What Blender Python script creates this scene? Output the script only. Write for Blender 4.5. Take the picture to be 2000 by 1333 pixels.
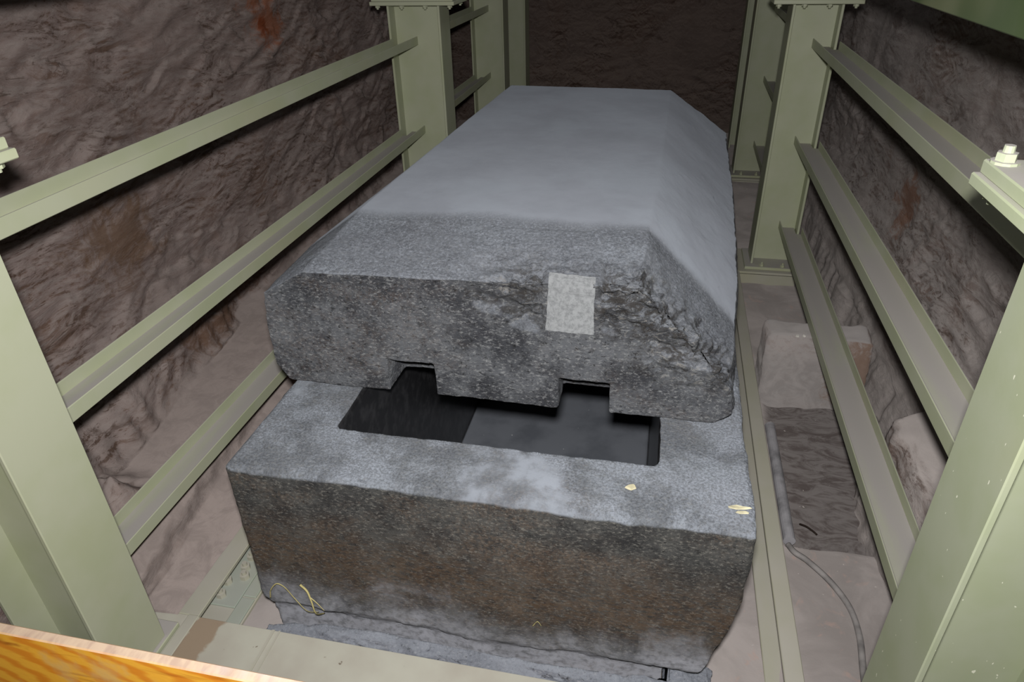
import bpy, bmesh, math, random
import numpy as np
from mathutils import Vector, Matrix, noise as mn
from mathutils.bvhtree import BVHTree
random.seed(7)
S = bpy.context.scene
for o in list(bpy.data.objects):
    bpy.data.objects.remove(o)
COL = S.collection

# ------------------------------------------------------------------ camera
F_PX = 1361.6
pitch, yaw, roll = 0.538, -0.221, 0.026
CAM = Vector((1.809, -2.063, 2.049))
fw = Vector((math.sin(yaw)*math.cos(pitch), math.cos(yaw)*math.cos(pitch), -math.sin(pitch)))
r0 = fw.cross(Vector((0, 0, 1))).normalized()
d0 = fw.cross(r0)
rt = math.cos(roll)*r0 + math.sin(roll)*d0
dn = -math.sin(roll)*r0 + math.cos(roll)*d0
cd = bpy.data.cameras.new('camera')
cd.sensor_width = 36.0
cd.lens = F_PX/2000*36
cd.clip_start = 0.05
cam = bpy.data.objects.new('camera', cd)
M = Matrix.Identity(4)
for i in range(3):
    M[i][0] = rt[i]; M[i][1] = -dn[i]; M[i][2] = -fw[i]; M[i][3] = CAM[i]
cam.matrix_world = M
COL.objects.link(cam)
S.camera = cam

# ------------------------------------------------------------------ light
S.view_settings.view_transform = 'Standard'
S.view_settings.look = 'None'
S.view_settings.gamma = 1.0
S.view_settings.use_curve_mapping = False
S.view_settings.exposure = 0.0
w = bpy.data.worlds.new('world'); S.world = w
w.use_nodes = True
w.node_tree.nodes['Background'].inputs[0].default_value = (0.9, 0.95, 1.0, 1)
w.node_tree.nodes['Background'].inputs[1].default_value = 0.012

def lamp(name, kind, loc, energy, color, target=None, **kw):
    l = bpy.data.lights.new(name, kind)
    l.energy = energy; l.color = color
    for k, v in kw.items(): setattr(l, k, v)
    o = bpy.data.objects.new(name, l)
    o.location = loc
    if target is not None:
        o.rotation_euler = (Vector(target)-Vector(loc)).to_track_quat('-Z', 'Y').to_euler()
    COL.objects.link(o)
    return o
# the photographer's flash, a little above the lens
lamp('flash_lamp', 'SPOT', (1.80, -2.06, 2.24), 770, (1.0, 0.985, 0.965), Vector((1.80, -2.06, 2.24))+fw, shadow_soft_size=0.06, spot_size=math.radians(128), spot_blend=1.0)
# added fill light, no visible source, lifts the far end of the lid
lamp('overhead_fill', 'AREA', (1.15, 4.2, 3.2), 9, (0.93, 0.96, 1.0), (1.15, 4.2, 0), shape='RECTANGLE', size=1.2, size_y=4.0)

# ------------------------------------------------------------------ node helpers
def lin(r, g, b):
    f = lambda c: (c/255/12.92) if c/255 <= 0.04045 else ((c/255+0.055)/1.055)**2.4
    return (f(r), f(g), f(b), 1)

class NT:
    def __init__(s, name):
        s.m = bpy.data.materials.new(name); s.m.use_nodes = True
        s.t = s.m.node_tree; s.t.nodes.clear()
        s.out = s.n('ShaderNodeOutputMaterial'); s.b = s.n('ShaderNodeBsdfPrincipled')
        s.t.links.new(s.b.outputs[0], s.out.inputs[0])
        s.co = s.n('ShaderNodeTexCoord').outputs['Object']
        s.geo = s.n('ShaderNodeNewGeometry')
        sx = s.n('ShaderNodeSeparateXYZ'); s.l(s.geo.outputs['Normal'], sx.inputs[0]); s.nz = sx.outputs[2]
        s.b.inputs['Specular IOR Level'].default_value = 0.25
    def n(s, t): return s.t.nodes.new(t)
    def l(s, a, b): s.t.links.new(a, b)
    def put(s, sock, v):
        if isinstance(v, bpy.types.NodeSocket): s.l(v, sock)
        else: sock.default_value = v
    def noise(s, scale, detail=4, rough=0.55, dist=0.0, co=None, stretch=None, out='Fac'):
        nd = s.n('ShaderNodeTexNoise')
        nd.inputs['Scale'].default_value = scale; nd.inputs['Detail'].default_value = detail
        nd.inputs['Roughness'].default_value = rough; nd.inputs['Distortion'].default_value = dist
        c = co or s.co
        if stretch:
            mp = s.n('ShaderNodeMapping'); s.l(c, mp.inputs[0]); mp.inputs['Scale'].default_value = stretch[:3]
            if len(stretch) > 3: mp.inputs['Rotation'].default_value = stretch[3]
            c = mp.outputs[0]
        s.l(c, nd.inputs['Vector']); return nd.outputs[out]
    def vor(s, scale, out='Color', co=None):
        nd = s.n('ShaderNodeTexVoronoi'); nd.inputs['Scale'].default_value = scale
        s.l(co or s.co, nd.inputs['Vector']); return nd.outputs[out]
    def ramp(s, x, a, b, lo=0.0, hi=1.0):
        nd = s.n('ShaderNodeMapRange'); nd.interpolation_type = 'SMOOTHSTEP'
        s.put(nd.inputs[0], x)
        for i, v in enumerate((a, b, lo, hi)): nd.inputs[i+1].default_value = v
        return nd.outputs[0]
    def math(s, op, a, b=0.0, c=0.0, clamp=False):
        nd = s.n('ShaderNodeMath'); nd.operation = op; nd.use_clamp = clamp
        s.put(nd.inputs[0], a); s.put(nd.inputs[1], b); s.put(nd.inputs[2], c); return nd.outputs[0]
    def mix(s, f, a, b, mode='MIX'):
        nd = s.n('ShaderNodeMix'); nd.data_type = 'RGBA'; nd.blend_type = mode
        s.put(nd.inputs[0], f); s.put(nd.inputs[6], a); s.put(nd.inputs[7], b); return nd.outputs[2]
    def xyz(s, co=None):
        sx = s.n('ShaderNodeSeparateXYZ'); s.l(co or s.co, sx.inputs[0]); return sx.outputs
    def ball(s, c, r, stretch=(1, 1, 1)):
        mp = s.n('ShaderNodeMapping'); s.l(s.co, mp.inputs[0])
        mp.inputs['Scale'].default_value = stretch
        mp.inputs['Location'].default_value = [-c[i]*stretch[i] for i in range(3)]
        nd = s.n('ShaderNodeVectorMath'); nd.operation = 'LENGTH'; s.l(mp.outputs[0], nd.inputs[0])
        return s.math('DIVIDE', nd.outputs['Value'], r)
    def done(s, col, rough=0.9, bump=None, bstr=0.5, bdist=0.01, spec=None, dr=0.0):
        s.put(s.b.inputs['Base Color'], col); s.put(s.b.inputs['Roughness'], rough)
        if spec is not None: s.put(s.b.inputs['Specular IOR Level'], spec)
        s.put(s.b.inputs['Diffuse Roughness'], dr)
        if bump is not None:
            bp = s.n('ShaderNodeBump'); bp.inputs['Strength'].default_value = bstr
            bp.inputs['Distance'].default_value = bdist
            s.l(bump, bp.inputs['Height']); s.l(bp.outputs[0], s.b.inputs['Normal'])
        return s.m

DUST = lin(170, 164, 162)
def make_steel(name, chips=0.0, base=(178, 181, 157), dusty=1.0):
    t = NT(name)
    c = t.mix(t.ramp(t.noise(3.0, 3), .35, .7), lin(*base), lin(base[0]-7, base[1]-5, base[2]-11))
    c = t.mix(t.ramp(t.noise(1.1, 2), .5, .75, 0, .45), c, lin(176, 173, 140))
    d = t.math('MULTIPLY', t.ramp(t.nz, .75, .95), t.ramp(t.noise(2.2, 4, stretch=(3, .35, 3)), .28, .52, .45, 1))
    c = t.mix(t.math('MULTIPLY', d, .92*dusty), c, DUST)
    if chips:
        sp = t.ramp(t.noise(48, 2, .5, stretch=(1, 1, .5)), .735, .75)
        c = t.mix(sp, c, lin(225, 225, 205))
    r = t.ramp(d, 0, 1, .45, .95)
    b = t.noise(70, 3)
    return t.done(c, r, b, .06, .003, spec=.35)

def make_granite(name, ca, cb, speck, ochre=0.3, dust_hi=lin(150, 156, 168), top=0.95, brown=None, dustlow=None, coarse=None, worn=.5, ua=.3, ub=.62):
    t = NT(name)
    P = t.xyz()
    c = t.mix(t.ramp(t.noise(5, 6, .7), .35, .65), lin(*ca), lin(*cb))
    v = t.noise(62, 5, .8, .3, stretch=(.7, 1, 1.5))
    c = t.mix(t.ramp(v, .50, .66, 0, .75), c, lin(*speck))
    c = t.mix(t.ramp(t.noise(44, 6, .8, .4, stretch=(.8, 1, 1.4)), .53, .64, 0, .85), c, lin(24, 24, 25))
    oc = t.math('MULTIPLY', t.ramp(t.noise(1.7, 5, .65, .6, stretch=(.7, 1, 1.8)), .46, .66), t.ramp(t.noise(52, 5, .75), .4, .62))
    c = t.mix(t.math('MULTIPLY', oc, ochre), c, lin(146, 118, 92))
    c = t.mix(t.ramp(t.noise(120, 3, .7, stretch=(.7, 1, 1.3)), .64, .72, 0, .2), c, lin(176, 170, 156))
    if brown:
        z0, hw, amt = brown
        zz = t.math('ADD', P[2], t.math('MULTIPLY', t.math('SUBTRACT', t.noise(1.3, 6, .65), .5), .75))
        zz = t.math('ADD', zz, t.math('MULTIPLY', P[0], .03))
        bm = t.ramp(t.math('ABSOLUTE', t.math('SUBTRACT', zz, z0)), 0, hw, 1, 0)
        bm = t.math('MULTIPLY', bm, t.ramp(t.noise(40, 6, .8, stretch=(.5, 1, 1.4)), .38, .58, .1, 1))
        c = t.mix(t.math('MULTIPLY', bm, amt), c, lin(84, 66, 49))
    if dustlow:
        z0, z1, amt = dustlow
        zz = t.math('ADD', P[2], t.math('MULTIPLY', t.math('SUBTRACT', t.noise(2.6, 5, .6, 1.2), .5), .75))
        dl = t.ramp(zz, z0, z1, 1, 0)
        c = t.mix(t.math('MULTIPLY', dl, t.ramp(t.noise(30, 4), .25, .6, amt*.45, amt)), c, lin(146, 147, 154))
    # settled dust on faces that look up
    up = t.ramp(t.nz, ua, ub)
    patch = t.ramp(t.noise(2.4, 7, .7, .15), .42, .58, worn, 1)
    fine = t.ramp(t.noise(85, 5, .8), .36, .58, .45, 1)
    if coarse is None:
        dm = t.math('MULTIPLY', patch, t.math('MAXIMUM', fine, t.ramp(t.noise(1.2, 4), .45, .6)))
    else:   # thin gritty dust at the front end, thick smooth dust behind
        far = t.ramp(t.math('ADD', P[1], t.math('MULTIPLY', t.noise(1.5, 3), .12)), coarse-.04, coarse+.14)
        dm = t.math('MAXIMUM', far, t.math('MULTIPLY', t.ramp(t.noise(70, 6, .85), .38, .60, .30, .97), t.ramp(t.nz, .5, .93, .62, 1)))
    dm = t.math('MULTIPLY', dm, t.math('MULTIPLY', up, top))
    if coarse is not None:
        an = t.n('ShaderNodeAttribute'); an.attribute_name = 'broken'; bk = an.outputs['Fac']
        cr = t.noise(13, 8, .8, .8, stretch=(.8, 1, 1.5))
        dm = t.math('MULTIPLY', dm, t.math('SUBTRACT', 1.0, t.math('MULTIPLY', bk, t.ramp(cr, .56, .44, .25, .95)), clamp=True))
        c = t.mix(t.math('MULTIPLY', bk, t.ramp(cr, .52, .42, 0, .75)), c, lin(48, 44, 40))
        c = t.mix(t.math('MULTIPLY', bk, t.ramp(cr, .54, .64, 0, .6)), c, lin(150, 146, 140))
    dc = t.mix(t.ramp(t.noise(1.3, 5, .65), .3, .7), dust_hi, tuple(x*.84 for x in dust_hi[:3])+(1,))
    dc = t.mix(t.ramp(t.noise(2.0, 4, .6), .42, .66, 0, .4), dc, lin(132, 138, 146))
    c = t.mix(dm, c, dc)
    h = t.math('ADD', t.noise(26, 7, .75), t.math('MULTIPLY', t.noise(95, 3, .7), .6))
    h = t.math('MULTIPLY', h, t.math('SUBTRACT', 1.0, t.math('MULTIPLY', dm, .82)))
    if coarse is not None: h = t.math('ADD', h, t.math('MULTIPLY', t.math('MULTIPLY', bk, cr), 3.5))
    return t.done(c, .95, h, .6, .012, spec=.12, dr=.8)

def make_rock(name, base, brown, dust, stains=(), bs=.7, ang=.16, crease=.8):
    t = NT(name)
    rot = (ang, 0, 0)
    c = t.mix(t.ramp(t.noise(1.3, 5, .6, .8), .35, .68), base, tuple(.80*x for x in base[:3])+(1,))
    warm = t.ramp(t.noise(1.1, 6, .68, 1.0), .48, .68)
    c = t.mix(t.math('MULTIPLY', warm, .55), c, brown)
    up = t.ramp(t.nz, -.05, .5)
    area = t.ramp(t.noise(.8, 4, .6), .36, .58, .25, 1)
    n2 = t.noise(3.2, 9, .74, 1.6, stretch=(1, .36, 1.8, rot))
    c = t.mix(t.math('MULTIPLY', up, .55), c, dust)
    def shifted(dz):
        va = t.n('ShaderNodeVectorMath'); va.operation = 'ADD'; t.l(t.co, va.inputs[0]); va.inputs[1].default_value = (0, 0, dz)
        return va.outputs[0]
    hs = dict(scale=4.6, detail=10, rough=.76, dist=.5, stretch=(1, .45, 1.5, rot))
    hA = t.noise(**hs); hB = t.noise(co=shifted(.022), **hs)
    sl = t.math('SUBTRACT', hA, hB)
    c = t.mix(t.math('MULTIPLY', t.ramp(sl, .0, .07, 0, .8), t.math('MULTIPLY_ADD', area, .6, .4)), c, dust)
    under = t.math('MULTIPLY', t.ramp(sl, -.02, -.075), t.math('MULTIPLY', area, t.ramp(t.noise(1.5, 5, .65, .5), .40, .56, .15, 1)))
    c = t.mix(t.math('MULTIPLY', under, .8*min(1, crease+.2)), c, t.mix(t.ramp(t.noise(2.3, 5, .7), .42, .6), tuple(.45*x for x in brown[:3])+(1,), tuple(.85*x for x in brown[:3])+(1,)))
    lowz = t.ramp(t.xyz()[2], -.89, -.72)
    area = t.math('MULTIPLY', area, t.math('MULTIPLY_ADD', lowz, .97, .03))
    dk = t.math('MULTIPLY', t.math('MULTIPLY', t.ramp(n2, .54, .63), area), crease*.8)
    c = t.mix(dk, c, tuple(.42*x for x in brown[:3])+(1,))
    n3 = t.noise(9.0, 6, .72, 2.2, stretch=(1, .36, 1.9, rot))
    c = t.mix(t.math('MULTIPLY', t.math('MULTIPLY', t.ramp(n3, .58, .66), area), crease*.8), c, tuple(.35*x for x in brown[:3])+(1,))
    flat = t.ramp(t.nz, .78, .93)
    c = t.mix(t.math('MULTIPLY', flat, .95), c, t.mix(t.ramp(t.noise(2.2, 4), .35, .68), dust, tuple(.84*x for x in dust[:3])+(1,)))
    c = t.mix(t.math('MULTIPLY', t.math('SUBTRACT', 1.0, lowz), .8), c, t.mix(t.ramp(t.noise(7, 7, .7, .8), .4, .62), dust, tuple(.78*x for x in dust[:3])+(1,)))
    for (ctr, r, st, col) in stains:
        q = t.math('ADD', t.ball(ctr, r, st), t.math('MULTIPLY', t.math('SUBTRACT', t.noise(5, 8, .75, 1.0), .5), 3.4))
        c = t.mix(t.math('MULTIPLY', t.ramp(q, .3, 1.0, .7, 0), t.math('SUBTRACT', 1.0, flat)), c, lin(*col))
    h = t.math('ADD', t.math('MULTIPLY', hA, 1.5), t.math('ADD', t.math('MULTIPLY', n2, .5), t.math('MULTIPLY', n3, .4)))
    h = t.math('MULTIPLY', h, t.math('SUBTRACT', 1.0, t.math('MULTIPLY', flat, .8)))
    return t.done(c, .95, h, bs, .06, spec=.06, dr=.5)

STEEL = make_steel('painted_steel')
STEEL_CHIP = make_steel('chipped_painted_steel', chips=3.0, base=(166, 171, 148))
STEEL_LOW = make_steel('painted_steel_floor_beam', base=(180, 177, 162), dusty=.4)
STEEL_TOP = make_steel('darker_green_steel', base=(90, 103, 76), dusty=.5)  # darker green base than the other steel, for the overhead beams
STEEL_DARK = make_steel('dull_painted_steel', base=(164, 172, 160), dusty=.35)
GRAN_BOX = make_granite('dark_granite', (38, 38, 39), (62, 62, 61), (108, 106, 101), .15, lin(140, 145, 154), .95,
                        brown=(-.50, .40, .5), dustlow=(-1.08, -.62, .85), worn=.45)
GRAN_LID = make_granite('grey_granite', (48, 49, 53), (84, 86, 90), (130, 131, 132), 0.08, lin(127, 131, 139), 1.0, coarse=1.16, ua=.42, ub=.62)

def mat_polished():
    t = NT('polished_dark_granite')
    c = t.mix(t.ramp(t.noise(14, 4), .4, .7), lin(38, 38, 40), lin(60, 60, 62))
    dm = t.ramp(t.nz, .5, .8)
    c = t.mix(dm, c, t.mix(t.ramp(t.noise(3, 4), .4, .7), lin(120, 124, 132), lin(100, 104, 112)))
    c = t.mix(t.math('MULTIPLY', dm, t.ramp(t.noise(30, 2, .5), .775, .785)), c, lin(205, 205, 205))
    return t.done(c, t.ramp(dm, 0, 1, .3, .95), t.noise(50, 3), .06, .004, spec=.4)
POLISHED = mat_polished()

ROCK_L = make_rock('marl_rock_left', lin(156, 139, 134), lin(128, 100, 84), lin(168, 155, 150),
    stains=[((-1.78, 4.18, 1.38), .30, (.8, .8, 1), (160, 92, 54)), ((-1.78, 4.12, 1.33), .10, (.8, 1, 1), (134, 60, 26)),
            ((-1.78, 1.75, .25), .45, (.8, .8, 1.3), (120, 92, 70)), ((-1.58, 2.5, -.66), .5, (1, .5, 2.6), (112, 80, 56))])
ROCK_R = make_rock('marl_rock_right', lin(182, 171, 167), lin(138, 114, 102), lin(190, 181, 177), ang=-.2, crease=.65,
    stains=[((3.93, 4.35, -.12), .28, (.8, .8, .8), (150, 104, 78)), ((3.45, 2.0, -.45), .3, (1, .8, 1), (136, 88, 56))])
ROCK_B = make_rock('marl_rock_back', lin(118, 104, 98), lin(92, 70, 60), lin(128, 114, 106), ang=.1)
def mat_floor():
    t = NT('pale_floor_dust'); P = t.xyz()
    c = t.mix(t.ramp(t.noise(2.2, 5, .6, .6), .35, .68), lin(164, 156, 153), lin(142, 135, 132))
    c = t.mix(t.ramp(t.noise(6, 5, .65, 1.0), .58, .7, 0, .45), c, lin(176, 150, 140))
    # rough bare ground behind the slab, before the stone block
    hol = t.math('MULTIPLY', t.math('MULTIPLY', t.ramp(P[1], 1.16, 1.22), t.ramp(P[1], 2.7, 2.85, 1, 0)), t.ramp(P[0], 2.7, 2.8))
    rg = t.mix(t.ramp(t.noise(7, 7, .7, 1.5, stretch=(.6, 1.6, 1)), .42, .62), lin(122, 116, 114), lin(92, 84, 82))
    c = t.mix(hol, c, rg)
    sp = t.ramp(t.noise(38, 2, .5), .74, .77)
    c = t.mix(t.math('MULTIPLY', sp, .6), c, lin(205, 198, 192))
    h = t.math('ADD', t.noise(5, 6, .6, 1.0), t.math('MULTIPLY', t.noise(60, 3), .12))
    return t.done(c, .95, h, .35, .03, spec=.08, dr=.8)
DUSTF = mat_floor()
BLOCKM = make_rock('dusty_limestone', lin(176, 166, 163), lin(160, 142, 132), lin(168, 162, 160), bs=.3, crease=.25,
    stains=[((3.42, 2.7, -.85), .26, (.9, 1, .7), (128, 98, 76))])
PLINTHM = make_granite('dusty_bedrock', (98, 101, 109), (122, 125, 134), (156, 157, 162), .1, lin(148, 152, 161), .9)

def simple(name, col, rough=.8, bump=None, spec=.2, var=.25, sc=8):
    t = NT(name)
    c = t.mix(t.ramp(t.noise(sc, 4), .35, .7), lin(*col), lin(*[x*(1-var) for x in col]))
    return t.done(c, rough, t.noise(40, 3) if bump else None, .2, .004, spec=spec)
RUBBER = simple('dusty_grey_cable_sheath', (156, 151, 149), .7)
PIPEM = simple('dusty_grey_conduit', (166, 164, 168), .6)
STRAW = simple('dry_straw', (196, 184, 128), .8)
CHIPM = simple('pale_plaster', (222, 214, 180), .9)
WHITEC = simple('white_limestone_chip', (226, 222, 214), .9)
TWIGM = simple('dark_twig', (48, 38, 32), .9)

def mat_wood():
    t = NT('varnished_pine')
    P = t.xyz()
    kx = t.math('SUBTRACT', P[0], .20)
    g = t.noise(2.0, 3, .5, .8, stretch=(1.6, 1, 9))
    wv = t.n('ShaderNodeTexWave'); wv.inputs['Scale'].default_value = 2.4; wv.inputs['Distortion'].default_value = 5
    wv.inputs['Detail'].default_value = 3; wv.inputs['Detail Scale'].default_value = 1.1
    mp = t.n('ShaderNodeMapping'); t.l(t.co, mp.inputs[0]); mp.inputs['Scale'].default_value = (.9, 1, 6)
    mp.inputs['Rotation'].default_value = (0, .25, 0)
    t.l(mp.outputs[0], wv.inputs['Vector'])
    c = t.mix(t.ramp(wv.outputs['Fac'], .3, 1), lin(255, 186, 62), lin(236, 148, 42))
    c = t.mix(t.ramp(g, .56, .74, 0, .8), c, lin(160, 74, 16))
    c = t.mix(t.ramp(t.noise(5, 4), .55, .7, 0, .7), c, lin(232, 190, 120))
    up = t.ramp(t.nz, .5, .8)
    cr = t.mix(t.ramp(t.noise(9, 4, .6, stretch=(3, 1, 1)), .4, .7), lin(196, 172, 148), lin(176, 150, 132))
    cr = t.mix(t.ramp(t.noise(4, 3), .5, .7), cr, lin(178, 170, 170))
    c = t.mix(up, c, cr)
    return t.done(c, t.ramp(up, 0, 1, .25, .8), t.noise(60, 3), .1, .003, spec=.4)
WOOD = mat_wood()

# ------------------------------------------------------------------ mesh helpers
def link(name, me, m, parent=None):
    o = bpy.data.objects.new(name, me)
    for x in (m if isinstance(m, (list, tuple)) else [m]): me.materials.append(x)
    COL.objects.link(o)
    if parent is not None: o.parent = parent
    return o
def obj(name, bm, m, parent=None, smooth=False):
    me = bpy.data.meshes.new(name); bm.normal_update(); bm.to_mesh(me); bm.free()
    if smooth:
        for p in me.polygons: p.use_smooth = True
    o = link(name, me, m, parent)
    if parent is not None:   # vertices are given in world space
        off = wloc(parent)
        me.transform(Matrix.Translation(-off))
    return o
def wloc(o):
    v = Vector((0, 0, 0))
    while o is not None: v += o.location; o = o.parent
    return v
def empty(name, loc, label, cat, group=None):
    o = bpy.data.objects.new(name, None); o.location = loc; o.empty_display_size = .1
    COL.objects.link(o); tag(o, label, cat, group); return o
def tag(o, label, cat, group=None):
    o['label'] = label; o['category'] = cat; o['kind'] = 'thing'
    if group: o['group'] = group
    return o
def box(bm, x0, x1, y0, y1, z0, z1, bev=.004):
    b2 = bmesh.new()
    vs = [b2.verts.new((x, y, z)) for x in (x0, x1) for y in (y0, y1) for z in (z0, z1)]
    for f in ((0, 1, 3, 2), (4, 6, 7, 5), (0, 4, 5, 1), (2, 3, 7, 6), (0, 2, 6, 4), (1, 5, 7, 3)):
        b2.faces.new([vs[i] for i in f])
    if bev: bmesh.ops.bevel(b2, geom=b2.edges[:], offset=bev, segments=1, affect='EDGES')
    me = bpy.data.meshes.new('t'); b2.to_mesh(me); b2.free(); bm.from_mesh(me); bpy.data.meshes.remove(me)
    return bm
def bx(*a, **k): return box(bmesh.new(), *a, **k)
def cyl(bm, c, r, h, n=6, axis='z', r2=None):
    mat = Matrix.Translation(c)
    if axis == 'y': mat = mat @ Matrix.Rotation(math.pi/2, 4, 'X')
    if axis == 'x': mat = mat @ Matrix.Rotation(math.pi/2, 4, 'Y')
    bmesh.ops.create_cone(bm, cap_ends=True, segments=n, radius1=r, radius2=r if r2 is None else r2, depth=h, matrix=mat)
    return bm
def bolt(c, prof):
    """prof: (radius, z, hexagonal?) from bottom to top"""
    bm = bmesh.new(); rings = []
    for r, z, hx in prof:
        rings.append([bm.verts.new((c[0]+r*(.88 if hx and k % 2 else 1)*math.cos(k*math.pi/6), c[1]+r*(.88 if hx and k % 2 else 1)*math.sin(k*math.pi/6), c[2]+z)) for k in range(12)])
    for a, b in zip(rings, rings[1:]):
        for k in range(12): bm.faces.new((a[k], a[(k+1) % 12], b[(k+1) % 12], b[k]))
    bm.faces.new(rings[0][::-1]); bm.faces.new(rings[-1])
    return bm
NUT = [(.022, 0, 1), (.022, .024, 1), (.011, .0245, 0), (.011, .045, 0)]
THROUGH = [(.011, -.036, 0), (.012, -.0225, 0), (.024, -.022, 1), (.024, -.0005, 1), (.010, 0, 0), (.010, .0715, 0), (.034, .072, 0), (.034, .079, 0), (.025, .0795, 1), (.025, .100, 1), (.014, .1005, 0), (.013, .118, 0)]
def tube(pts, r, n=8, taper=None):
    bm = bmesh.new(); pts = [Vector(p) for p in pts]; rings = []
    for i, p in enumerate(pts):
        d = (pts[min(i+1, len(pts)-1)]-pts[max(i-1, 0)]).normalized()
        a = d.cross(Vector((0, 0, 1)) if abs(d.z) < .9 else Vector((1, 0, 0))).normalized(); b = d.cross(a)
        rr = r*(taper(i/(len(pts)-1)) if taper else 1)
        rings.append([bm.verts.new(p+rr*(math.cos(k*2*math.pi/n)*a+math.sin(k*2*math.pi/n)*b)) for k in range(n)])
    for i in range(len(pts)-1):
        for k in range(n):
            bm.faces.new((rings[i][k], rings[i][(k+1) % n], rings[i+1][(k+1) % n], rings[i+1][k]))
    bm.faces.new(rings[0][::-1]); bm.faces.new(rings[-1])
    bmesh.ops.recalc_face_normals(bm, faces=bm.faces[:])
    return bm
def spline(P, per=10):
    P = [Vector(p) for p in P]; out = []
    Q = [P[0]*2-P[1]]+P+[P[-1]*2-P[-2]]
    for i in range(1, len(Q)-2):
        for k in range(per):
            t = k/per; a, b, c, d = Q[i-1], Q[i], Q[i+1], Q[i+2]
            out.append(.5*((2*b)+(c-a)*t+(2*a-5*b+4*c-d)*t*t+(3*b-a-3*c+d)*t**3))
    out.append(P[-1]); return out
def remesh(bm, voxel, cutters=()):
    me = bpy.data.meshes.new('t'); bmesh.ops.recalc_face_normals(bm, faces=bm.faces[:]); bm.to_mesh(me); bm.free()
    o = bpy.data.objects.new('t', me); COL.objects.link(o); tmp = []
    for cb in cutters:
        cm = bpy.data.meshes.new('c'); bmesh.ops.recalc_face_normals(cb, faces=cb.faces[:]); cb.to_mesh(cm); cb.free()
        co = bpy.data.objects.new('c', cm); COL.objects.link(co); tmp.append(co)
        md = o.modifiers.new('b', 'BOOLEAN'); md.object = co; md.operation = 'DIFFERENCE'; md.solver = 'EXACT'
    md = o.modifiers.new('r', 'REMESH'); md.mode = 'VOXEL'; md.voxel_size = voxel
    bpy.context.view_layer.update()
    ev = o.evaluated_get(bpy.context.evaluated_depsgraph_get())
    res = bpy.data.meshes.new_from_object(ev)
    for x in tmp+[o]: bpy.data.objects.remove(x)
    return res
def sstep(x, a, b):
    t = min(1, max(0, (x-a)/(b-a))); return t*t*(3-2*t)
def fbm(p, oct=4, H=.9): return mn.fractal(p, H, 2.05, oct)
def rid(p, oct=4): return mn.ridged_multi_fractal(p, .9, 2.1, oct, 1.0, 2.0)
def V(x, y, z): return Vector((x, y, z))
def deform(me, fn):
    n = len(me.vertices); co = np.empty(n*3, 'f'); me.vertices.foreach_get('co', co)
    no = np.empty(n*3, 'f'); me.vertex_normals.foreach_get('vector', no)
    co = co.reshape(-1, 3); no = no.reshape(-1, 3)
    for i in range(n):
        co[i] = fn(co[i], no[i])
    me.vertices.foreach_set('co', co.reshape(-1)); me.update()
def grid_mesh(name, nu, nv, fn, mat, skip=None, flip=False):
    vs = [fn(i/(nu-1), j/(nv-1)) for i in range(nu) for j in range(nv)]
    fs = []
    for i in range(nu-1):
        for j in range(nv-1):
            a = i*nv+j; q = (a, a+nv, a+nv+1, a+1)
            if skip and skip([vs[k] for k in q]): continue
            fs.append(q[::-1] if flip else q)
    me = bpy.data.meshes.new(name); me.from_pydata(vs, [], fs); me.update()
    for p in me.polygons: p.use_smooth = True
    return link(name, me, mat)
def poly_at(prof, t):
    k = t*(len(prof)-1); i = min(int(k), len(prof)-2); f = k-i
    return [prof[i][c]*(1-f)+prof[i+1][c]*f for c in range(len(prof[0]))]
def resample(P, n):
    d = [0]
    for a, b in zip(P, P[1:]): d.append(d[-1]+math.hypot(b[0]-a[0], b[1]-a[1]))
    out = []
    for k in range(n):
        s = d[-1]*k/(n-1); i = max(0, min(len(P)-2, next((j for j in range(len(d)-1) if d[j+1] >= s-1e-9), len(P)-2)))
        f = (s-d[i])/max(1e-9, d[i+1]-d[i]); out.append([P[i][c]*(1-f)+P[i+1][c]*f for c in range(len(P[0]))])
    return out

# ------------------------------------------------------------------ setting: rock walls, floor
def flakes(y, z, seed, ang=.14):
    """relief of flaking marl on a wall: diagonal overlapping scales"""
    c, s = math.cos(ang), math.sin(ang)
    wv = .35*fbm(V(y*.9, z*.9, seed), 3)
    u = (y*c+z*s)+wv; v = (-y*s+z*c)+.5*wv
    a = fbm(V(u*.55, v*.8, seed+3), 4)*.07
    r = rid(V(u*1.0, v*4.2, seed+9), 5)
    m = sstep(fbm(V(y*.5, z*.6, seed+20), 3), -.35, .35)
    b = (r-1.1)*.042*(.35+.65*m)
    st = v*5+1.6*fbm(V(u*.8, v*1.2, seed+5), 4); st = st-math.floor(st)
    return a+b+(.03*m)*(st-.5)

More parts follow.
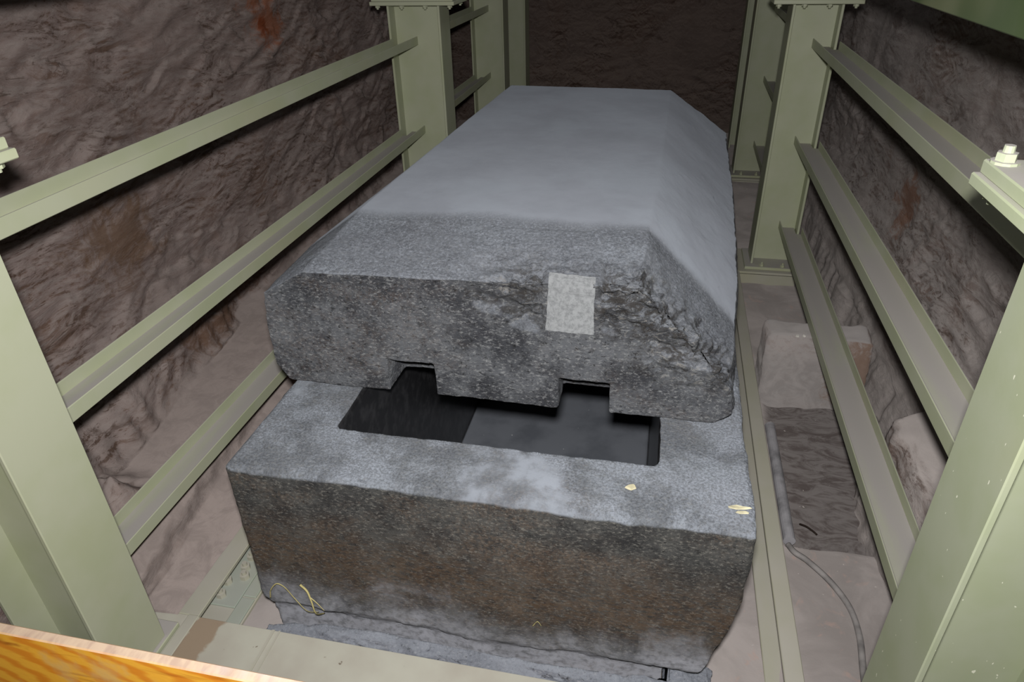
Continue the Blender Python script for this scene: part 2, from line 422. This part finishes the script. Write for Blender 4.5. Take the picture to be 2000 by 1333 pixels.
# columns of the profile: x, z, roughness.  left side of the pit: dusty ledge, then the rock face
LP = [(-.452, -.9945, .0), (-.47, -.990, .02), (-.53, -.984, .12), (-.60, -.985, .45), (-.80, -.965, .6), (-.872, -.945, .5), (-.885, -.862, .6), (-.93, -.848, .06), (-1.42, -.83, .05),
      (-1.48, -.79, .5), (-1.53, -.62, .8), (-1.66, -.42, .9), (-1.78, -.15, 1), (-1.80, .8, 1), (-1.78, 2.0, 1), (-1.72, 3.4, 1)]
LPR = resample(LP, 250)
def left_wall(u, v):
    y = -2.6+12.6*u
    x, z, r = LPR[min(249, int(round(v*249)))]
    x -= .15*(min(y, 3.3)-1.4)*(1-sstep(z, -.75, -.3))*sstep(-x, .60, .92)
    k = sstep(y, .25, .75)      # the ledge starts beside the front column; before it the rock comes forward
    nz_ = 0.0
    d = flakes(y, z+x*.5, 3.0)*r
    saw = .05*abs(mn.noise(V(y*5, 3, 0)))+.06*mn.noise(V(y*1.6, 8, 1))
    if -.82 < z < -.45 and x < -1.2: x += saw*1.5
    if -.93 < z < -.85 and r > .3: x -= saw*.9; z += .02*mn.noise(V(y*6, x*6, 2))
    if r < .15: z += .015*abs(fbm(V(x*3, y*2, 4), 3))*(1 if x > -.75 else mn.noise(V(x, y, 5))*2)
    # rubble where the ledge dies out near the front column
    if x < -.7 and z < -.3:
        z += (1-k)*(.26+.12*fbm(V(x*3, y*3, 7), 4)+.06*(rid(V(x*5, y*5, 2), 3)-1))*sstep(-x, .75, 1.1)*sstep(-z, .3, .5)
    m = max(1-sstep(y, -.15, -.10), sstep(y, 4.15, 4.45))   # clear of the column feet and cross beams
    x = x*(1-m)+min(x, -1.10)*m
    hz = (1-sstep(-x, .70, .82))*(1-sstep(z, -.92, -.86))   # near-level dust: relief goes up, not sideways
    return (x+d*(1 if x < -1.2 else .75)*(1-hz), y, z+.25*d*r*(1-hz)+hz*max(.5*d+.012*r, -.0015 if x > -.80 else -9))
ob = grid_mesh('wall_left', 500, 250, left_wall, ROCK_L, flip=False); ob['kind'] = 'structure'

RP = [(3.20, -1.40, .1), (3.24, -1.30, .6), (3.30, -.95, .9), (3.34, -.62, .7), (3.40, -.585, .06), (3.72, -.57, .08), (3.84, -.50, .7), (3.93, -.2, .75), (3.95, .8, .75), (3.92, 2.0, .8), (3.86, 3.4, .9)]
RPR = resample(RP, 230)
def right_wall(u, v):
    y = -2.6+12.6*u
    x, z, r = RPR[min(229, int(round(v*229)))]
    d = flakes(y, z+x*.5, 41.0, -.2)*r
    low = sstep(-z, .45, .62)          # ledge part of the profile
    # ledge only between y .2 and 2.0; beyond it the face steps back behind the block
    k = sstep(y, 1.75, 1.95)
    if z < -.4: x = min(x+k*low*.30, max(x, 3.80+.1*(z+.57)))
    saw = .08*mn.noise(V(y*2.2, 5, 3))+.03*mn.noise(V(y*9, 2, 3))
    if z < -.5 and x < 3.6: x += saw
    if r < .15: z += .012*fbm(V(x*3, y*2, 14), 3)
    return (x-d, y, z+.15*d)
ob = grid_mesh('wall_right', 480, 230, right_wall, ROCK_R, flip=True); ob['kind'] = 'structure'

def back_wall(u, v):
    x = -2.3+6.7*u; z = -1.3+4.7*v
    d = flakes(x, z, 77.0, .1)
    return (x, 9.85-d*.9, z)
ob = grid_mesh('wall_back', 200, 180, back_wall, ROCK_B, flip=True); ob['kind'] = 'structure'

def ceil_f(u, v):
    x = -2.2+6.5*u; y = -1.0+11*v
    return (x, y, 3.35+.5*math.sin(math.pi*u)+.8*flakes(x, y, 91.0))
ob = grid_mesh('ceiling', 60, 110, ceil_f, ROCK_B, flip=True); ob['kind'] = 'structure'

def floor_f(u, v):
    x = -.8+5.0*u; y = -2.6+12.6*v
    z = -1.185+.02*fbm(V(x*1.4, y*1.4, 2), 4)+.006*fbm(V(x*7, y*7, 9), 3)
    # slab by the right side ends at y=1.2; rough hollow behind it in front of the stone block
    h = sstep(y, 1.16, 1.22)*sstep(x, 2.70, 2.78)*(1-sstep(y, 2.72, 2.82))
    z += .03*sstep(x, 2.5, 2.7)*(1-sstep(y, 1.1, 1.2))
    z -= h*(.10-.05*sstep(y, 1.2, 2.5))-h*.05*(rid(V(x*1.6, y*4.5, 3), 4)-1)*.6
    z += .25*sstep(y, 6.5, 9.5)
    return (x, y, z)
def under_box(q):
    return all(.25 < p[0] < 2.0 and .22 < p[1] < 3.7 for p in q)
ob = grid_mesh('floor', 110, 300, floor_f, DUSTF, skip=under_box); ob['kind'] = 'structure'

# ------------------------------------------------------------------ sarcophagus box
bm = bx(0, 2.3, 0, 3.95, -1.85, 0, bev=.018)
cav = bx(.393, 1.905, .358, 3.55, -1.61, .5, bev=0)
me = remesh(bm, .0165, [cav])
CH = [(-2, 2.012), (-.95, 2.02), (-.89, 2.17), (-.80, 2.20), (-.685, 2.228), (-.57, 2.257), (-.38, 2.289), (-.15, 2.30), (.5, 2.31)]
def chipx(z):
    for (a, b), (c, d) in zip(CH, CH[1:]):
        if a <= z <= c: return b+(d-b)*(z-a)/(c-a)
    return 2.3
def f_box(p, n):
    x, y, z = map(float, p)
    if .36 < x < 1.94 and .33 < y < 3.58 and z < -.01:
        return p
    a = .010*fbm(V(x*2.2, y*2.2, z*2.2), 3)+.0035*fbm(V(x*16, y*16, z*20), 3)
    if n[2] > .6: a = min(.0015, a*.25)
    if n[1] < -.6: a *= 1.0+1.6*sstep(-z, .75, 1.0)
    x += n[0]*a; y += n[1]*a; z += n[2]*a
    if n[1] < -.5 and z > -.2:   # nibbled front arris
        pass
    edge = max(0, .02*mn.noise(V(x*8, 3, 1)))*sstep(z, -.05, 0)*(1-sstep(y, .0, .06))
    z -= edge
    # rim of the mouth is slightly nicked
    if z > -.02 and abs(y-.36) < .03 and .35 < x < 1.95: z -= max(0, .012*mn.noise(V(x*14, 6, 2)))
    if x > 1.85 and y < 1.2 and z < -.05:
        lim = chipx(z)+.014*mn.noise(V(0, y*4, z*9))+.3*sstep(y, .25, 1.2)
        if x > lim: x = lim
    # front face undercut near the ground
    if y < .3: y += .012*(1-sstep(y, 0, .3))*sstep(-z, .9, 1.0)+.05*sstep(-z, .86, 1.02)*(1-sstep(y, 0, .3))*(1+.6*mn.noise(V(x*2.2, 0, 5)))
    return (x, y, z)
deform(me, f_box)
mi = []
for p in me.polygons:
    c = p.center; p.use_smooth = True
    mi.append(1 if (.37 < c.x < 1.93 and .335 < c.y < 3.57 and -1.64 < c.z < -.012) else 0)
sar = link('sarcophagus_box', me, [GRAN_BOX, POLISHED])
me.polygons.foreach_set('material_index', mi); me.update()
tag(sar, 'massive dark granite sarcophagus box with open dark cavity and brown-streaked front, under the lid', 'sarcophagus')

# ------------------------------------------------------------------ sarcophagus lid
ST = [
 (.68, [(-.015, 0), (-.08, .10), (-.084, .32), (-.056, .513), (.175, .642), (.95, .66), (1.77, .695), (2.205, .22), (2.235, .08), (2.16, .0)]),
 (.95, [(-.005, 0), (-.07, .10), (-.07, .33), (-.042, .535), (.228, .715), (1.0, .722), (1.772, .735), (2.23, .255), (2.25, .09), (2.18, .0)]),
 (1.22, [(0, 0), (-.06, .1), (-.06, .35), (-.03, .56), (.28, .778), (1.0, .783), (1.777, .775), (2.255, .29), (2.27, .12), (2.2, .0)]),
 (2.0, [(.01, 0), (-.02, .1), (-.02, .35), (.0, .54), (.312, .785), (1.0, .79), (1.797, .785), (2.293, .335), (2.318, .2), (2.27, .0)]),
 (3.2, [(.03, 0), (.0, .1), (.0, .35), (.02, .52), (.350, .788), (1.05, .79), (1.815, .78), (2.322, .38), (2.36, .2), (2.33, .0)]),
 (4.42, [(.06, 0), (.03, .1), (.03, .35), (.05, .5), (.412, .795), (1.1, .788), (1.832, .776), (2.342, .42), (2.385, .24), (2.37, .0)])]
bm = bmesh.new(); rings = []
for y, P in ST: rings.append([bm.verts.new((x, y, z+.001)) for x, z in P])
m_ = len(rings[0])
for a, b in zip(rings, rings[1:]):
    for k in range(m_): bm.faces.new((a[k], a[(k+1) % m_], b[(k+1) % m_], b[k]))
bm.faces.new(rings[0][::-1]); bm.faces.new(rings[-1])
n1 = bx(.547, .795, .3, .905, -.3, .188, bev=0); n2 = bx(1.415, 1.66, .3, .895, -.3, .178, bev=0)
me = remesh(bm, .0105, [n1, n2])
def front_line(x):      # height of the front upper arris
    return .642+.055*max(0, x-.175)/1.6
BRK = []
def f_lid(p, n):
    x, y, z = map(float, p)
    a = .010*fbm(V(x*1.8, y*1.8, z*1.8+4), 3)+.003*fbm(V(x*15, y*15, z*15), 3)
    # broken area on the right half of the front, along the upper arris and the right bevel
    lx = x-.92-.5*(.66-z)*.6
    up = sstep(z, .10, .50)
    slope = (z-.22)-(2.205-x)*1.09           # >0 near the bevel edge
    br = max(sstep(lx, 0, .35)*sstep(z, .34, .54), sstep(slope, -.62, -.12)*sstep(x, 1.35, 1.8)*sstep(z, .12, .30))
    fr = 1-sstep(y, .70, 1.02)
    br *= fr
    if n[2] > .75 and y > 1.1: a *= .35
    q = V(x*2.6+.5*z, y*3, z*5.5)
    if 1.33 < x < 1.60: br *= .55
    if br > .01: a -= br*(.022+.035*(rid(q, 5)-.9)+.034*mn.noise(V(x*9+z*5, y*9, z*17))+.022*mn.noise(V(x*22+z*9, y*20, z*34))+.012*mn.noise(V(x*45, y*40, z*60)))
    # spalled scar running down from the arris left of the patch
    sc = math.exp(-((z-(.60-.42*(x-.95)))/.05)**2)*sstep(x, .9, 1.05)*(1-sstep(x, 1.28, 1.4))*fr
    a -= .045*sc
    if n[2] > .3: a += (.012*rid(V(x*4, y*3, 1), 3)-.012)*math.exp(-((y-1.2)/.22)**2)*math.exp(-((x-1.78)/.09)**2)
    a += sstep(x, 1.85, 2.05)*.010*fbm(V(x*3, y*2.2, z*3), 4)
    if x > 2.12 and .6 < y < 1.05: a -= .02*sstep(z, -.1, .1)*(1-sstep(z, .1, .24))*abs(mn.noise(V(x*9, y*9, z*9)))*2
    BRK.append(max(br, sc*.8))
    x += n[0]*a; y += n[1]*a; z += n[2]*a
    return (x, y, max(z, .001)+.008)
deform(me, f_lid)
at = me.attributes.new('broken', 'FLOAT', 'POINT'); at.data.foreach_set('value', BRK)
for p in me.polygons: p.use_smooth = True
lid = link('granite_lid', me, GRAN_LID)
tag(lid, 'huge grey granite slab with sloping sides and two square notches, lying across the box', 'stone lid')
bvh = BVHTree.FromPolygons([v.co for v in me.vertices], [p.vertices for p in me.polygons])
# whitish rectangle stuck on the broken front of the lid
c4 = [V(1.366, .682, .737), V(1.568, .682, .728), V(1.573, .682, .44), V(1.353, .682, .446)]
bm = bmesh.new(); G = []
for i in range(29):
    row = []
    for j in range(41):
        a, b = i/28, j/40
        p = c4[0].lerp(c4[1], a).lerp(c4[3].lerp(c4[2], a), b)
        e = .0025*mn.noise(V(a*9+3, b*9, 1)); p = p+V(e if i in (0, 28) else 0, 0, e if j in (0, 40) else 0)
        d = (p-V(1.7, -2.1, 2.1)).normalized()
        hit = bvh.ray_cast(V(1.7, -2.1, 2.1), d)
        row.append(bm.verts.new(hit[0]+hit[1]*.004-d*.003))
    G.append(row)
for i in range(28):
    for j in range(40): bm.faces.new((G[i][j], G[i][j+1], G[i+1][j+1], G[i+1][j]))
bmesh.ops.recalc_face_normals(bm, faces=bm.faces[:])
t = NT('white_residue')
c = t.mix(t.ramp(t.noise(45, 6, .8), .36, .58), lin(112, 114, 116), lin(136, 138, 140))
c = t.mix(t.ramp(t.noise(70, 3, .7), .62, .72, 0, .7), c, lin(104, 105, 108))
PATCHM = t.done(c, .9, t.noise(35, 5, .7), .4, .008, dr=.6)
pt = obj('patch', bm, PATCHM, lid, smooth=True); pt['label'] = 'whitish square patch over the broken front'

# bedrock sill in front of the box
bm = bmesh.new()
SP = [(-.02, -1.07), (.15, -1.04), (.4, -.985), (.7, -.985), (1.0, -1.0), (1.3, -1.0), (1.6, -1.0), (1.85, -.985), (2.06, -.955), (2.11, -.985), (2.2, -1.0), (2.25, -1.04), (2.29, -1.3)]
ring = []
for x, z in SP:
    bk_ = .16 if x > 2.055 else -.002
    ring.append([bm.verts.new((x, bk_, z)), bm.verts.new((x, -.045, z-.005)), bm.verts.new((x, -.070, z-.035)), bm.verts.new((x, -.080, z-.12)), bm.verts.new((x, -.080, -1.32)), bm.verts.new((x, bk_, -1.32))])
for a, b in zip(ring, ring[1:]):
    for k in range(6): bm.faces.new((a[k], a[(k+1) % 6], b[(k+1) % 6], b[k]))
bm.faces.new(ring[0]); bm.faces.new(ring[-1][::-1])
me = remesh(bm, .014)
def f_sill(p, n):
    x, y, z = map(float, p)
    if y > -.03 and z < -.9 and x < 2.045: n = (n[0], min(0, float(n[1])), n[2])
    a = .034*fbm(V(x*2.2, y*4, z*5), 4)+.024*(rid(V(x*3+z*3, y*6, z*8), 4)-1)
    return (x+n[0]*a, max(-.086, min(-.003 if x < 2.045 else .2, y+n[1]*a)), z+n[2]*a)
deform(me, f_sill)
for p in me.polygons: p.use_smooth = True
tag(link('bedrock_sill', me, PLINTHM), 'dusty blue-grey rock sill along the foot of the sarcophagus front', 'rock')

# stone block on the right
bm = bx(2.71, 3.47, 2.79, 3.08, -1.40, -.665, bev=.03)
me = remesh(bm, .017)
def f_blk(p, n):
    x, y, z = map(float, p)
    a = .02*fbm(V(x*2, y*2, z*2), 3)+.008*fbm(V(x*9, y*9, z*9), 3)
    y -= .12*sstep(-z, .6, 1.25)*(y < 2.95)
    return (x+n[0]*a, y+n[1]*a, z+n[2]*a)
deform(me, f_blk)
for p in me.polygons: p.use_smooth = True
tag(link('stone_block', me, BLOCKM), 'pale dusty limestone block standing on the right floor behind the lower rails', 'stone')

# ------------------------------------------------------------------ steel frame
PX0, PX1 = 2.78, 3.19       # right columns, inner and outer flange faces
LX0, LX1 = -.42, -.83       # left columns
TF, TW = .022, .016
def ibeam_column(name, xin, xout, yc, z0, z1, label, mat=STEEL, foot=.06, cap=True):
    z0 += .0008
    s = 1 if xout > xin else -1
    root = empty(name, ((xin+xout)/2, yc, z0), label, 'column', None)
    obj('web', bx(min(xin, xout)+TF*.9, max(xin, xout)-TF*.9, yc-TW/2, yc+TW/2, z0+.03, z1, bev=0), mat, root)
    for xf in (xin, xout-s*TF):
        a, b = sorted((xf, xf+s*TF))
        obj('flange', bx(a, b, yc-.158, yc+.158, z0+.03, z1, bev=.004), mat, root)
    # weld fillets where web meets flange
    xa, xb = min(xin, xout)-foot, max(xin, xout)+foot
    bp = obj('base_plate', bx(xa, xb, yc-.24, yc+.24, z0, z0+.03), mat, root)
    for i in (-1, 1):
        for j in (-1, 1):
            obj('bolt', bolt(((xin+xout)/2+i*.10, yc+j*.2, z0+.0302), NUT), mat, bp)
    if cap:
        xa, xb = min(xin, xout)-.17, max(xin, xout)+.13
        if s < 0: xa, xb = min(xin, xout)-.13, max(xin, xout)+.17
        cp = obj('cap_plate', bx(xa, xb, yc-.25, yc+.22, z1, z1+.034), mat, root)
        obj('upper_plate', bx(xa+.015, xb-.015, yc-.235, yc+.21, z1+.0345, z1+.072), mat, root)
        for fx in (.07, .36, .64, .93):
            for j in (-.19, .17):
                px = xa+(xb-xa)*fx
                obj('bolt', bolt((px, yc+j, z1), THROUGH), mat, cp)
    return root
ZB, ZT = -1.0, 1.43
Lc = [(-.397, 'front'), (4.955, 'mid'), (7.985, 'far'), (9.20, 'back')]
Rc = [(-.265, 'front'), (4.955, 'mid'), (7.985, 'far'), (9.20, 'back')]
LLAB = ['pale green steel column at the front left corner, its broad flange facing the sarcophagus',
        'pale green steel column left of the stone lid, two rail ends on its web',
        'shaded green steel column beyond the lid on the left, dimmer than the column before it',
        'narrow strip of green steel column at the back left, seen just above the lid corner']
RLAB = ['chipped green steel column filling the right front corner, with a scratched flange edge',
        'pale green steel column right of the stone lid, three rails welded to its web',
        'dim green steel column behind the right middle column, in its shadow',
        'thin strip of dark green steel column at the back right beside the stone lid']
XL = [(-.42, -.86), (-.345, -.865), (-.42, -.875), (-.36, -.80)]
for i, (y, k) in enumerate(Lc):
    ibeam_column('steel_column', XL[i][0], XL[i][1], y, ZB, ZT, LLAB[i], STEEL, .02 if i == 0 else .06)
for i, (y, k) in enumerate(Rc):
    ibeam_column('steel_column', PX0, PX1, y, ZB, ZT, RLAB[i], STEEL_CHIP if i == 0 else STEEL)

def channel(y0, y1, xn, xf, zb, label, group=None):
    """U rail, open upward; xn is the side toward the sarcophagus"""
    a, b = sorted((xn, xf)); tk = .010
    r = empty('steel_rail', ((a+b)/2, (y0+y1)/2, zb), label, 'rail', group)
    near, far = xn, xf; sg = 1 if xf > xn else -1
    cope = .165            # the outer half is cut back where it would meet the column flange
    lim = min(abs(far-near), .148)
    bm = bx(*sorted((near+sg*.0085, far-sg*.0085)), y0+cope, y1-cope, zb, zb+tk, bev=0)
    for ya, yb in ((y0, y0+cope), (y1-cope, y1)):
        box(bm, *sorted((near+sg*.0085, near+sg*lim)), ya, yb, zb, zb+tk, bev=0)
    bmesh.ops.remove_doubles(bm, verts=bm.verts[:], dist=.0001)
    obj('channel_floor', bm, STEEL, r)
    obj('channel_flange', bx(*sorted((near, near+sg*.009)), y0, y1, zb, zb+.078, bev=.003), STEEL, r)
    obj('channel_flange', bx(*sorted((far, far-sg*.009)), y0+cope, y1-cope, zb, zb+.078, bev=.003), STEEL, r)
    return r
LZ = [(1.06, 'green steel rail, topmost of the three along the left rock wall'),
      (.207, 'green steel rail, middle of the three on the left, above the dusty ledge'),
      (-.63, 'green steel rail, lowest of the three on the left, beside the box')]
RZ = [(1.06, 'dusty steel rail, topmost on the right, passing below the bolted plates'),
      (.212, 'dusty steel rail, middle of the three along the right rock wall'),
      (-.63, 'dusty steel rail, lowest on the right, passing above the pale stone block')]
for z, l in LZ: channel(-.385, 4.945, -.63, -.83, z, l)
for z, l in RZ: channel(-.255, 4.945, 3.01, 3.21, z, l)
for z, l in ((1.06, 'upper'), (.207, 'lower')):
    channel(4.965, 7.975, -.65, -.84, z, 'short shaded steel rail, %s of two between the left columns beyond the stone lid' % l)
for z, l in ((1.06, 'topmost'), (.212, 'middle'), (-.63, 'lowest')):
    channel(4.965, 7.975, 3.01, 3.21, z, 'dark steel rail, %s of three on the dim far right column' % l)

def beam_x(y0, y1, z1, h, xa, xb, label, extras=None):
    r = empty('steel_beam', ((xa+xb)/2, (y0+y1)/2, z1-h), label, 'beam')
    obj('top_flange', bx(xa, xb, y0, y1, z1-.024, z1), STEEL_LOW, r)
    yc = (y0+y1)/2
    obj('web', bx(xa, xb, yc-.16, yc-.145, z1-h, z1-.0245, bev=0), STEEL_LOW, r)
    obj('web', bx(xa, xb, yc+.145, yc+.16, z1-h, z1-.0245, bev=0), STEEL_LOW, r)
    return r
fb = beam_x(-.68, -.088, -1.0, .22, -.92, 3.12, 'broad flat steel floor beam across the bottom, in front of the rock sill')
t = NT('stained_floor_beam_paint')
c = t.mix(t.ramp(t.noise(3, 4), .35, .7), lin(178, 176, 164), lin(168, 163, 152))
P = t.xyz(); ed = t.math('MULTIPLY', t.math('SUBTRACT', t.noise(9, 4), .5), .10)
px_ = t.math('ADD', t.math('SUBTRACT', P[0], t.math('MULTIPLY', P[1], .12)), ed)
st_ = t.math('MULTIPLY', t.ramp(px_, -1.475, -1.465), t.ramp(px_, -1.325, -1.305, 1, 0))
c = t.mix(t.math('MULTIPLY', st_, .85), c, lin(142, 122, 102))
c = t.mix(t.ramp(t.noise(24, 3, .6), .72, .76, 0, .8), c, lin(110, 98, 84))
STAINM = t.done(c, .7, t.noise(50, 3), .08, .003, dr=.5)
fb.children[0].data.materials[0] = STAINM
b = bx(.08, .094, -.66, -.0885, -1.0, -.9965, bev=0); obj('weld_seam', b, STEEL_LOW, fb)
b = bx(.115, .125, -.62, -.0885, -1.0, -.9975, bev=0); obj('weld_seam', b, STEEL_LOW, fb)
beam_x(4.66, 5.25, -1.0005, .2, -.9, 3.24, 'steel floor beam across the pit under the right middle column')
beam_x(7.69, 8.28, -1.0005, .2, -.9, 3.24, 'steel floor beam across the pit under the dim far columns')

# beams along the pit
r = empty('steel_beam', (-.40, 2.2, -1.2), 'long steel edge beam half buried in dust left of the box, with a bolted splice', 'beam')
obj('top_flange', bx(-.62, -.343, -.0875, 4.65, -1.024, -.999), STEEL_LOW, r)
obj('top_flange', bx(-.395, -.335, -.60, -.0885, -.9995, -.990), STEEL_LOW, r)
obj('web', bx(-.50, -.485, -.08, 4.65, -1.2, -1.0245, bev=0), STEEL_LOW, r)
obj('bottom_flange', bx(-.56, -.20, -.08, 4.65, -1.2, -1.165), STEEL_LOW, r)
sp = obj('splice_plate', bx(-.478, -.285, .10, .75, -1.1645, -1.15), STEEL_DARK, r)
for px, py in ((-.37, .44), (-.365, .36), (-.335, .30), (-.415, .25), (-.40, .16), (-.31, .42)):
    obj('bolt', bolt((px, py, -1.1498), [(.028, 0, 1), (.028, .028, 1), (.014, .0285, 0), (.014, .05, 0)]), STEEL_LOW, sp)
obj('joint_strip', bx(-.284, -.205, -.08, .175, -1.1645, -1.152), STEEL_DARK, r)
obj('joint_strip', bx(-.284, -.205, .185, 1.5, -1.1645, -1.152), STEEL_DARK, r)
r = empty('steel_beam', (2.62, 2.2, -1.2), 'long two-step steel edge beam on the floor along the right side of the box', 'beam')
obj('top_flange', bx(2.578, 2.668, -.0875, 4.655, -1.02, -.998), STEEL_LOW, r)
obj('web', bx(2.617, 2.629, -.08, 4.655, -1.19, -1.0205, bev=0), STEEL_LOW, r)
obj('bottom_flange', bx(2.525, 2.674, -.08, 4.655, -1.19, -1.165), STEEL_LOW, r)

# upper longitudinal channels
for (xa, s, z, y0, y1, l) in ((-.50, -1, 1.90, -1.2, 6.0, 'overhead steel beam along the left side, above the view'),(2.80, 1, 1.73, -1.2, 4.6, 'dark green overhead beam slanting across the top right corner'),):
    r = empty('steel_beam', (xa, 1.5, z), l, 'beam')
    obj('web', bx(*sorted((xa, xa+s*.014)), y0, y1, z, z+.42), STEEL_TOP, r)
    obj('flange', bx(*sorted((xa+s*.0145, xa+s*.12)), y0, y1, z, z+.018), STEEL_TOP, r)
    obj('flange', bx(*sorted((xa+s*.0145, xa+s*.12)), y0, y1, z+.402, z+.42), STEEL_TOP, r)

# ------------------------------------------------------------------ barrier plank near the viewer
b = bx(-1.3, 1.9, -1.082, -1.049, -.02, .28, bev=.004)
tag(obj('barrier_plank', b, WOOD), 'orange varnished wooden plank with worn cream top edge, bottom left corner', 'plank')

# ------------------------------------------------------------------ small things
def cable(name, P, r, m, label, cat): return tag(obj(name, tube(spline(P), r, 8), m, None, True), label, cat)
cable('cable', [(2.735, 1.12, -1.135), (2.765, 1.06, -1.13), (2.83, 1.01, -1.135), (2.93, .88, -1.135), (3.0, .72, -1.135), (3.015, .54, -1.135), (2.99, .32, -1.135), (2.96, .0, -1.135)], .017, RUBBER,
      'grey dusty cable curving over the pale floor at lower right', 'cable')
cable('cable', [(3.44, 5.75, -1.16), (3.48, 5.3, -1.16), (3.52, 4.75, -1.16), (3.51, 4.2, -1.16), (3.47, 3.6, -1.16)], .014, RUBBER,
      'thin dark cable arching along the base of the right wall behind the rails', 'cable')
b = bmesh.new(); cyl(b, (2.762, 1.78, -1.19), .036, 1.15, 16, 'y'); 
tag(obj('conduit_pipe', b, PIPEM, None, False), 'short grey conduit pipe lying against the right edge beam', 'pipe')

def fy(x, z): # front face of the box
    h = bvb.ray_cast(V(x, -1, z), V(0, 1, 0)); return h[0].y if h[0] else 0
bvb = BVHTree.FromPolygons([v.co for v in sar.data.vertices], [p.vertices for p in sar.data.polygons])
def straw(P, label, r=.0035):
    Q = [(x, fy(x, z)-d, z) for x, z, d in P]
    return tag(obj('straw', tube(spline(Q, 8), r, 6, lambda t: 1-.5*t), STRAW, None, True), label, 'straw')
straw([(.066, -.84, .02), (.09, -.765, .03), (.135, -.705, .035), (.175, -.72, .035), (.213, -.80, .03), (.249, -.91, .03), (.285, -.96, .02)], 'thin dry straw bent into a hoop against the lower left of the box front')
straw([(.262, -.69, .03), (.291, -.732, .03), (.303, -.80, .03), (.306, -.90, .03), (.305, -.985, .02)], 'thicker dry straw with a frayed top, right of the hooped straw', .006)
straw([(.296, -.765, .03), (.33, -.80, .03), (.36, -.86, .02)], 'short dry straw branching beside the frayed straw', .003)
straw([(1.41, -.74, .01), (1.434, -.69, .02), (1.452, -.72, .015)], 'tiny straw loop on the lower middle of the box front', .0025)

def flake(name, c, sx, sy, h, m, label, cat, rot=0, seed=0, group=None):
    rd = random.Random(seed); b = bmesh.new(); n = 7; bot = []; top = []
    for k in range(n):
        a = k*2*math.pi/n+rot; q = .7+.5*rd.random()
        x, y = math.cos(k*2*math.pi/n)*sx*q, math.sin(k*2*math.pi/n)*sy*q
        X = x*math.cos(rot)-y*math.sin(rot); Y = x*math.sin(rot)+y*math.cos(rot)
        bot.append(b.verts.new((c[0]+X, c[1]+Y, c[2]))); top.append(b.verts.new((c[0]+X*.8, c[1]+Y*.8, c[2]+h*(.6+.6*rd.random()))))
    for k in range(n): b.faces.new((bot[k], bot[(k+1) % n], top[(k+1) % n], top[k]))
    b.faces.new(top); b.faces.new(bot[::-1]); bmesh.ops.recalc_face_normals(b, faces=b.faces[:])
    return tag(obj(name, b, m), label, cat, group)
flake('plaster_flake', (1.80, .19, .002), .028, .016, .008, CHIPM, 'cream flake on the box rim below the right end of the cavity', 'flake', .5, 1)
flake('plaster_flake', (2.235, .15, .002), .045, .012, .006, CHIPM, 'pale sliver on the box rim at its right front corner', 'flake', .1, 2)
flake('plaster_flake', (2.245, .125, .002), .035, .008, .005, CHIPM, 'smaller pale sliver just in front of the corner sliver', 'flake', .1, 3)
flake('stone_chip', (2.92, 2.80, -.662), .02, .014, .012, WHITEC, 'small white chip on the front edge of the stone block', 'stone chip', 0, 31)
flake('stone_chip', (2.97, 2.81, -.662), .014, .012, .010, WHITEC, 'white chip right of the other on the stone block edge', 'stone chip', 1, 32)
tag(obj('twig', tube(spline([(2.86, 1.42, -1.245), (2.89, 1.385, -1.225), (2.93, 1.36, -1.235), (2.95, 1.34, -1.24)]), .006, 6), TWIGM, None, True), 'small dark bent twig on the rough ground before the stone block', 'twig')
